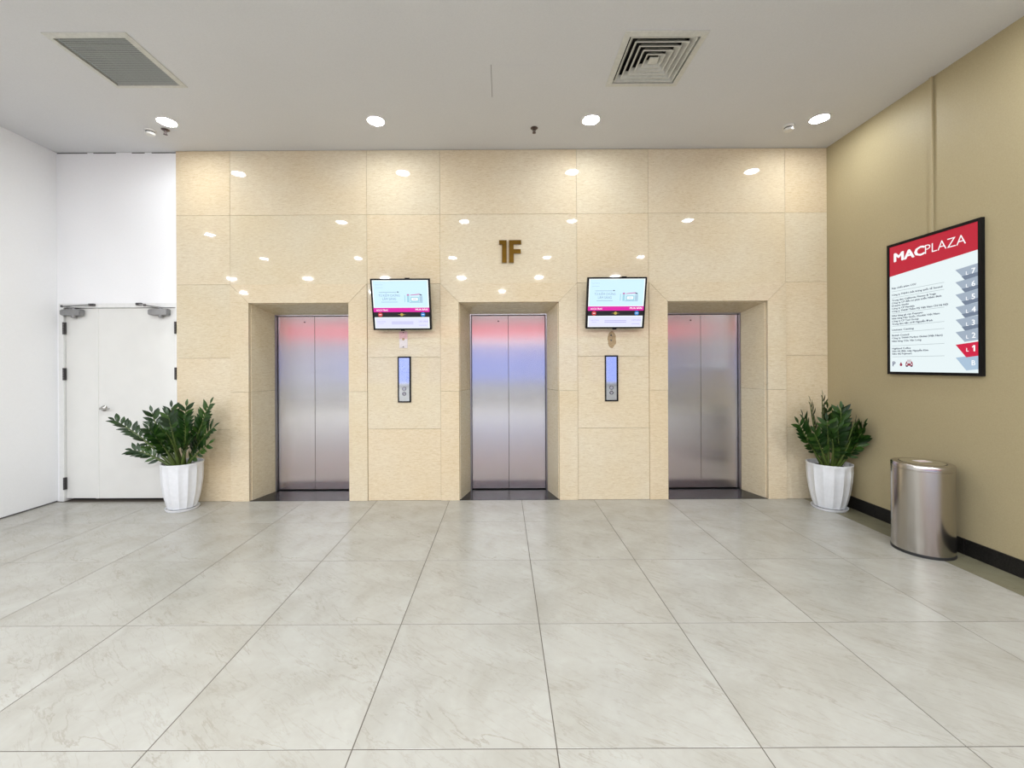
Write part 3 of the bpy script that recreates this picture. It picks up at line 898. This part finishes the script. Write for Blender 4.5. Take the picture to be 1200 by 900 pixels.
for k in range(n):
    put('slat', me, v1, (0, -.250 + .5 * k / (n - 1), 0))
v2 = empty('ceiling_diffuser', (*VENTS[1], CEIL)); tag(v2, 'square ceiling diffuser with nested cone louvers', 'air vent')
vent_frame(v2, .302, .258); plenum(v2)
for k in range(5):
    so = .246 - .043 * k
    b = MB(); rings = []
    for s_, z in ((so, -.006), (so - .009, -.006), (so - .010, -.002), (so - .034, .034), (so - .031, .036), (so, -.003)):
        rings.append([b.bm.verts.new((x * s_, y * s_, z)) for x, y in ((-1, -1), (1, -1), (1, 1), (-1, 1))])
    for A, B_ in zip(rings, rings[1:] + rings[:1]):
        for i in range(4):
            b.bm.faces.new((A[i], A[(i + 1) % 4], B_[(i + 1) % 4], B_[i]))
    bmesh.ops.recalc_face_normals(b.bm, faces=b.bm.faces[:])
    b.build('louver', 'vent_paint', v2)
MB().box(-.036, .036, -.036, .036, -.006, .004, .002).build('centre_plate', 'vent_paint', v2)

# ------------------------------------------------------------------ access hatch
ah = empty('access_hatch', (0.145, -1.12, CEIL)); tag(ah, 'flush white access hatch in the ceiling beside the diffuser', 'hatch')
MB().box(-.222, .222, -.21, .21, -.0015, 0).build('panel', 'ceiling', ah)
MB().box(-.226, -.2225, -.21, .20, -.0020, 0).build('gap', 'line', ah)

# ------------------------------------------------------------------ downlights
def make_downlight(lens, k=1.0):
    d = empty('downlight', (0, 0, CEIL))
    MB().lathe([(.078 * k, 0), (.078 * k + .016, 0), (.078 * k + .016, -.003), (.078 * k + .008, -.007), (.078 * k, -.005)], 32, closed=True).build('trim_ring', 'white_plastic', d, 40)
    MB().lathe([(.0785 * k, -.001), (.07 * k, -.0055), (.05 * k, -.009), (.025 * k, -.011), (0, -.0115)], 32).build('lens', lens, d, True)
    return d
front = [(-3.262, 'downlight over the edge of the white service door wall'), (-1.223, 'downlight between the first lift by the service door and the middle lift'),
         (0.877, 'downlight between the middle lift and the lift by the khaki wall'), (3.107, 'downlight beside the khaki wall and the smoke detector')]
LB = 'round recessed downlight in the hall ceiling facing the lifts'
LC = 'hall downlight near the street windows, enlarged and boosted for added front light'
spots = [(x, -0.562, l, 0) for x, l in front]
spots += [(x, -2.36, LB, 1) for x in (-2.67, -0.62, 1.17, 3.1)] + [(-5.3, -3.0, LB, 1)]
spots += [(x, -4.75, LB, 1) for x in (-7.4, -5.3, -3.2, -1.1, 1.0, 3.1)]
spots += [(x, -6.9, LC, 2) for x in (-7.4, -5.3, -3.2, -1.1, 1.0, 3.1)]
spots += [(x, -9.1, LC, 2) for x in (-8.4, -4.2, 0.0, 4.2)]
first = {}
for x, y, l, g in spots:
    if g not in first:
        d = first[g] = make_downlight(('lens', 'lens_mid', 'lens_hall')[g], (1, 1, 1.3)[g])
    else:
        d = copy_tree(first[g])
    d.location = (x, y, CEIL)
    tag(d, l, 'downlight', (None, 'downlights over the lift lobby', 'hall downlights boosted for added front light')[g])

# ------------------------------------------------------------------ smoke detectors, sprinklers
def make_detector():
    s = empty('smoke_detector', (0, 0, CEIL))
    MB().lathe([(0, 0), (.052, 0), (.052, -.012), (.046, -.016), (0, -.016)], 28).build('base', 'white_plastic', s, 40)
    MB().lathe([(.040, -.016), (.040, -.028)], 24).build('sensor_slot', 'line', s)
    MB().lathe([(.044, -.028), (.044, -.034), (.036, -.046), (.0, -.050)], 28).build('cap', 'white_plastic', s, 40)
    MB().lathe([(.044, -.028), (0, -.0279)], 28).build('cap_rim', 'line', s)
    return s
def make_sprinkler():
    s = empty('sprinkler_head', (0, 0, CEIL))
    MB().lathe([(0, 0), (.036, 0), (.038, -.003), (.026, -.010), (.012, -.012), (0, -.012)], 24).build('escutcheon', 'dark_metal', s, 40)
    MB().tube([(0, 0, -.01), (0, 0, -.045)], .006, 8).build('bulb_stem', 'dark_metal', s, 40)
    for q in (-1, 1):
        MB().tube([(0.008 * q, 0, -.012), (0.016 * q, 0, -.028), (0.004 * q, 0, -.046)], .003, 6).build('yoke_arm', 'dark_metal', s)
    MB().lathe([(0, -.046), (.017, -.046), (.019, -.050), (0, -.052)], 16).build('deflector', 'dark_metal', s, 40)
    return s
s1 = make_detector(); s1.location = (-3.552, -0.411, CEIL); tag(s1, 'white smoke detector beside the sprinkler head by the white wall', 'smoke detector')
s2 = copy_tree(s1); s2.location = (2.893, -0.430, CEIL); tag(s2, 'white smoke detector near the khaki wall', 'smoke detector')
p1 = make_sprinkler(); p1.location = (-3.386, -0.425, CEIL); tag(p1, 'small dark sprinkler head beside a smoke detector', 'sprinkler')
p2 = copy_tree(p1); p2.location = (0.332, -0.422, CEIL); tag(p2, 'small dark sprinkler head alone above the middle lift', 'sprinkler')

# ------------------------------------------------------------------ steel bin
bn = empty('litter_bin', (3.352, CAM_Y + 3.395, 0)); tag(bn, 'round stainless steel litter bin against the khaki wall', 'bin')
r = .188
MB().lathe([(0, 0), (r + .002, 0), (r + .003, .006), (r + .002, .022), (r - .004, .022), (0, .022)], 48).build('base_ring', 'rubber', bn, 40)
MB().lathe([(r - .01, .02), (r, .02), (r, .655), (r - .002, .657), (r - .002, .66), (0, .66)], 64).build('body', 'bin_steel', bn, 40)
lid = MB().lathe([(r - .002, .660), (r + .001, .663), (r + .001, .696), (r - .004, .703), (r - .02, .706), (.142, .706), (.140, .700), (0, .700)], 64).build('lid', 'bin_steel', bn, 40)
lid['label'] = 'steel lid with an inset flap'
MB().lathe([(.136, .700), (.136, .7075), (.128, .710), (.05, .712), (0, .712)], 48).build('flap', 'mirror', lid, 40)
MB().lathe([(.137, .7003), (.1415, .7003)], 48).build('flap_gap', 'black', lid)
MB().box(-.05, .05, -.032, .032, .7115, .7128, .0).build('sticker', 'paper', lid)
MB().box(-.035, .035, -.012, .004, .7128, .7134, .0).build('sticker_print', 'paper_pink', lid)

# ------------------------------------------------------------------ potted plants
def leaf_mesh():
    b = MB(); L = 1.0
    prof = [(0.0, 0.0), (0.14, 0.095), (0.38, 0.172), (0.62, 0.160), (0.84, 0.08), (1.0, 0.0)]
    mid = [b.bm.verts.new((t_, 0, -0.05 * math.sin(PI * t_) * 0 + 0.10 * t_ * (1 - t_) - 0.06 * t_ * t_)) for t_, w in prof]
    for s in (-1, 1):
        side = [mid[0]] + [b.bm.verts.new((t_, s * w, m.co.z + 0.22 * w)) for (t_, w), m in list(zip(prof, mid))[1:-1]] + [mid[-1]]
        for i in range(len(prof) - 1):
            f = []
            for v in (mid[i], mid[i + 1], side[i + 1], side[i]):
                if v not in f: f.append(v)
            if len(f) > 2: b.bm.faces.new(f if s > 0 else f[::-1])
    bmesh.ops.recalc_face_normals(b.bm, faces=b.bm.faces[:])
    return b.mesh('leaflet', 'leaf', True)
LEAF = leaf_mesh()
NF = 14
def pot_parts(root, rr, h):
    fl = lambda a, z: 1 - 0.055 * abs(math.cos(NF * a / 2)) * max(0.0, min(1.0, (h - 0.012 - z) / 0.03)) * max(0.0, min(1, (z + .02) / .03))
    prof = [(rr * .66, .022), (rr * .735, .06), (rr * .80, .11), (rr * .875, .18), (rr * .95, .29), (rr * .985, h - .08), (rr * .985, h - .03), (rr, h - .012), (rr, h), (rr * .94, h), (rr * .93, h - .05)]
    o = MB().lathe(prof, NF * 8, fn=fl).build('pot', 'pot', root, 25)
    o['label'] = 'white fluted pot'
    MB().lathe([(0, h - .045), (rr * .93, h - .05)], 40).build('soil', 'soil', root)
    MB().lathe([(0, 0), (rr * .74, 0), (rr * .80, .018), (rr * .80, .024), (rr * .76, .022), (rr * .70, .010), (0, .010)], 40).build('saucer', 'pot', root, 40)
def frond(root, base, tip, bend, thick, nl, size, rng, xl, yl):
    base, tip = Vector(base), Vector(tip)
    ctrl = base.lerp(tip, 0.5) + Vector(bend)
    n = 14
    pts = [base * (1 - t_) ** 2 + ctrl * 2 * t_ * (1 - t_) + tip * t_ ** 2 for t_ in [i / n for i in range(n + 1)]]
    st_ = MB().tube(pts, [thick * (1 - 0.78 * i / n) for i in range(n + 1)], 7).build('stem', 'stem', root, True)
    # leaflets in two ranks along the upper part of the stem
    out = Vector((tip.x - base.x, tip.y - base.y, 0))
    face = (Vector((0, -1, 0.45)) + out.normalized() * -0.25 + Vector((rng.uniform(-.9, .9), rng.uniform(-.3, .5), rng.uniform(-.1, 1.3)))).normalized()
    for k in range(nl):
        for s in (-1, 1):
            t_ = 0.34 + 0.64 * (k + (0.25 if s > 0 else 0)) / nl
            p = base * (1 - t_) ** 2 + ctrl * 2 * t_ * (1 - t_) + tip * t_ ** 2
            tan = ((ctrl - base) * (1 - t_) + (tip - ctrl) * t_).normalized()
            nrm = (face - tan * face.dot(tan)).normalized()
            side = tan.cross(nrm) * s
            a = R(66 - 28 * t_ + rng.uniform(-9, 9))
            d = (side * math.sin(a) + tan * math.cos(a) + nrm * rng.uniform(0.05, 0.42)).normalized()
            L = size * (0.72 + 0.5 * math.sin(PI * min(1, 0.25 + 0.75 * (1 - t_) + .1))) * rng.uniform(.88, 1.1)
            # leaflets that would press into a wall turn back from it
            if p.x + d.x * L > xl: d.x = (xl - p.x) / L - 0.1
            if p.y + d.y * L > yl: d.y = (yl - p.y) / L - 0.1
            d.normalize()
            z = (nrm - d * nrm.dot(d)).normalized(); y_ = z.cross(d)
            o = put('leaflet', LEAF, st_)
            o.matrix_local = Matrix.Translation(p) @ Matrix((d, y_, z)).transposed().to_4x4() @ Matrix.Scale(L, 4)
    # the end leaflet
    tan = (tip - ctrl).normalized(); nrm = (face - tan * face.dot(tan)).normalized()
    o = put('leaflet', LEAF, st_)
    o.matrix_local = Matrix.Translation(tip) @ Matrix((tan, nrm.cross(tan), nrm)).transposed().to_4x4() @ Matrix.Scale(size * .85, 4)

pl = empty('potted_plant', (-3.385, -0.222, 0)); tag(pl, 'spreading leafy plant in a white fluted pot by the service door', 'plant')
pot_parts(pl, .190, .492)
rng = random.Random(11)
h = .44
FR = [((-.05, -.04), (-.65, -.07, .50), (-.02, -.02, .10), 10), ((-.03, .02), (-.36, .05, .57), (-.08, 0, .0), 9),
      ((-.06, -.05), (-.42, -.12, .20), (.02, -.03, .06), 7), ((-.03, .04), (-.16, .06, .62), (-.05, 0, 0), 10),
      ((.0, .03), (.0, .06, .63), (-.03, 0, 0), 10), ((.04, .03), (.27, .04, .66), (-.02, 0, .02), 11),
      ((.05, .0), (.36, -.04, .42), (-.05, 0, .04), 9), ((.06, -.03), (.35, -.10, .26), (-.03, -.02, .0), 6),
      ((.0, -.03), (-.07, -.10, .56), (.03, -.03, 0), 10), ((.01, -.06), (.03, -.26, .40), (0, .02, .10), 9),
      ((.02, -.04), (.13, -.13, .50), (.04, 0, .04), 9), ((-.04, -.05), (-.22, -.16, .42), (0, 0, .06), 9),
      ((.03, .04), (.18, .08, .50), (.03, 0, .04), 9), ((-.02, -.05), (-.12, -.2, .34), (0, -.02, .07), 7), ((.04, -.05), (.22, -.16, .33), (-.02, -.02, .07), 7)]
for (bx, by), (tx, ty, tz), bend, nl in FR:
    frond(pl, (bx, by, h), (tx, ty, .49 + tz - .05), bend, .018, nl, .098, rng, 9, .19)

pr = empty('potted_plant', (3.380, CAM_Y + 4.40, 0)); tag(pr, 'compact upright leafy plant in a white fluted pot by the khaki wall', 'plant')
pot_parts(pr, .200, .470)
rng = random.Random(23)
FR = [((-.01, .0), (-.03, .05, .72), (-.03, 0, 0), 11), ((-.03, .02), (-.15, .06, .66), (-.03, 0, 0), 10),
      ((-.06, -.02), (-.33, -.02, .46), (-.03, 0, .02), 9), ((-.05, .02), (-.23, .06, .52), (-.05, 0, 0), 9),
      ((.04, .02), (.13, .05, .56), (.03, 0, 0), 10), ((.05, -.04), (.13, -.28, .47), (.02, -.04, .0), 10),
      ((.03, -.05), (.10, -.20, .50), (.0, -.04, .02), 10), ((.0, -.05), (-.03, -.15, .46), (.03, -.03, 0), 9),
      ((.03, -.03), (.08, -.08, .58), (.03, 0, 0), 10), ((-.04, -.04), (-.12, -.13, .50), (0, -.02, 0), 9),
      ((.02, -.06), (.07, -.20, .34), (0, -.04, .04), 8), ((-.02, -.06), (-.12, -.20, .33), (0, -.03, .05), 8),
      ((.0, .04), (.05, .09, .60), (0, 0, 0), 9), ((.06, .0), (.16, -.06, .40), (.02, 0, .02), 8),
      ((.04, -.06), (.12, -.26, .38), (.02, -.03, .03), 8), ((-.05, -.05), (-.24, -.12, .38), (-.02, -.02, .04), 8), ((.02, -.04), (.03, -.12, .62), (.02, -.02, 0), 10)]
for (bx, by), (tx, ty, tz), bend, nl in FR:
    frond(pr, (bx, by, .42), (tx, ty, .47 + tz - .05), bend, .016, nl, .098, rng, .195, .27)
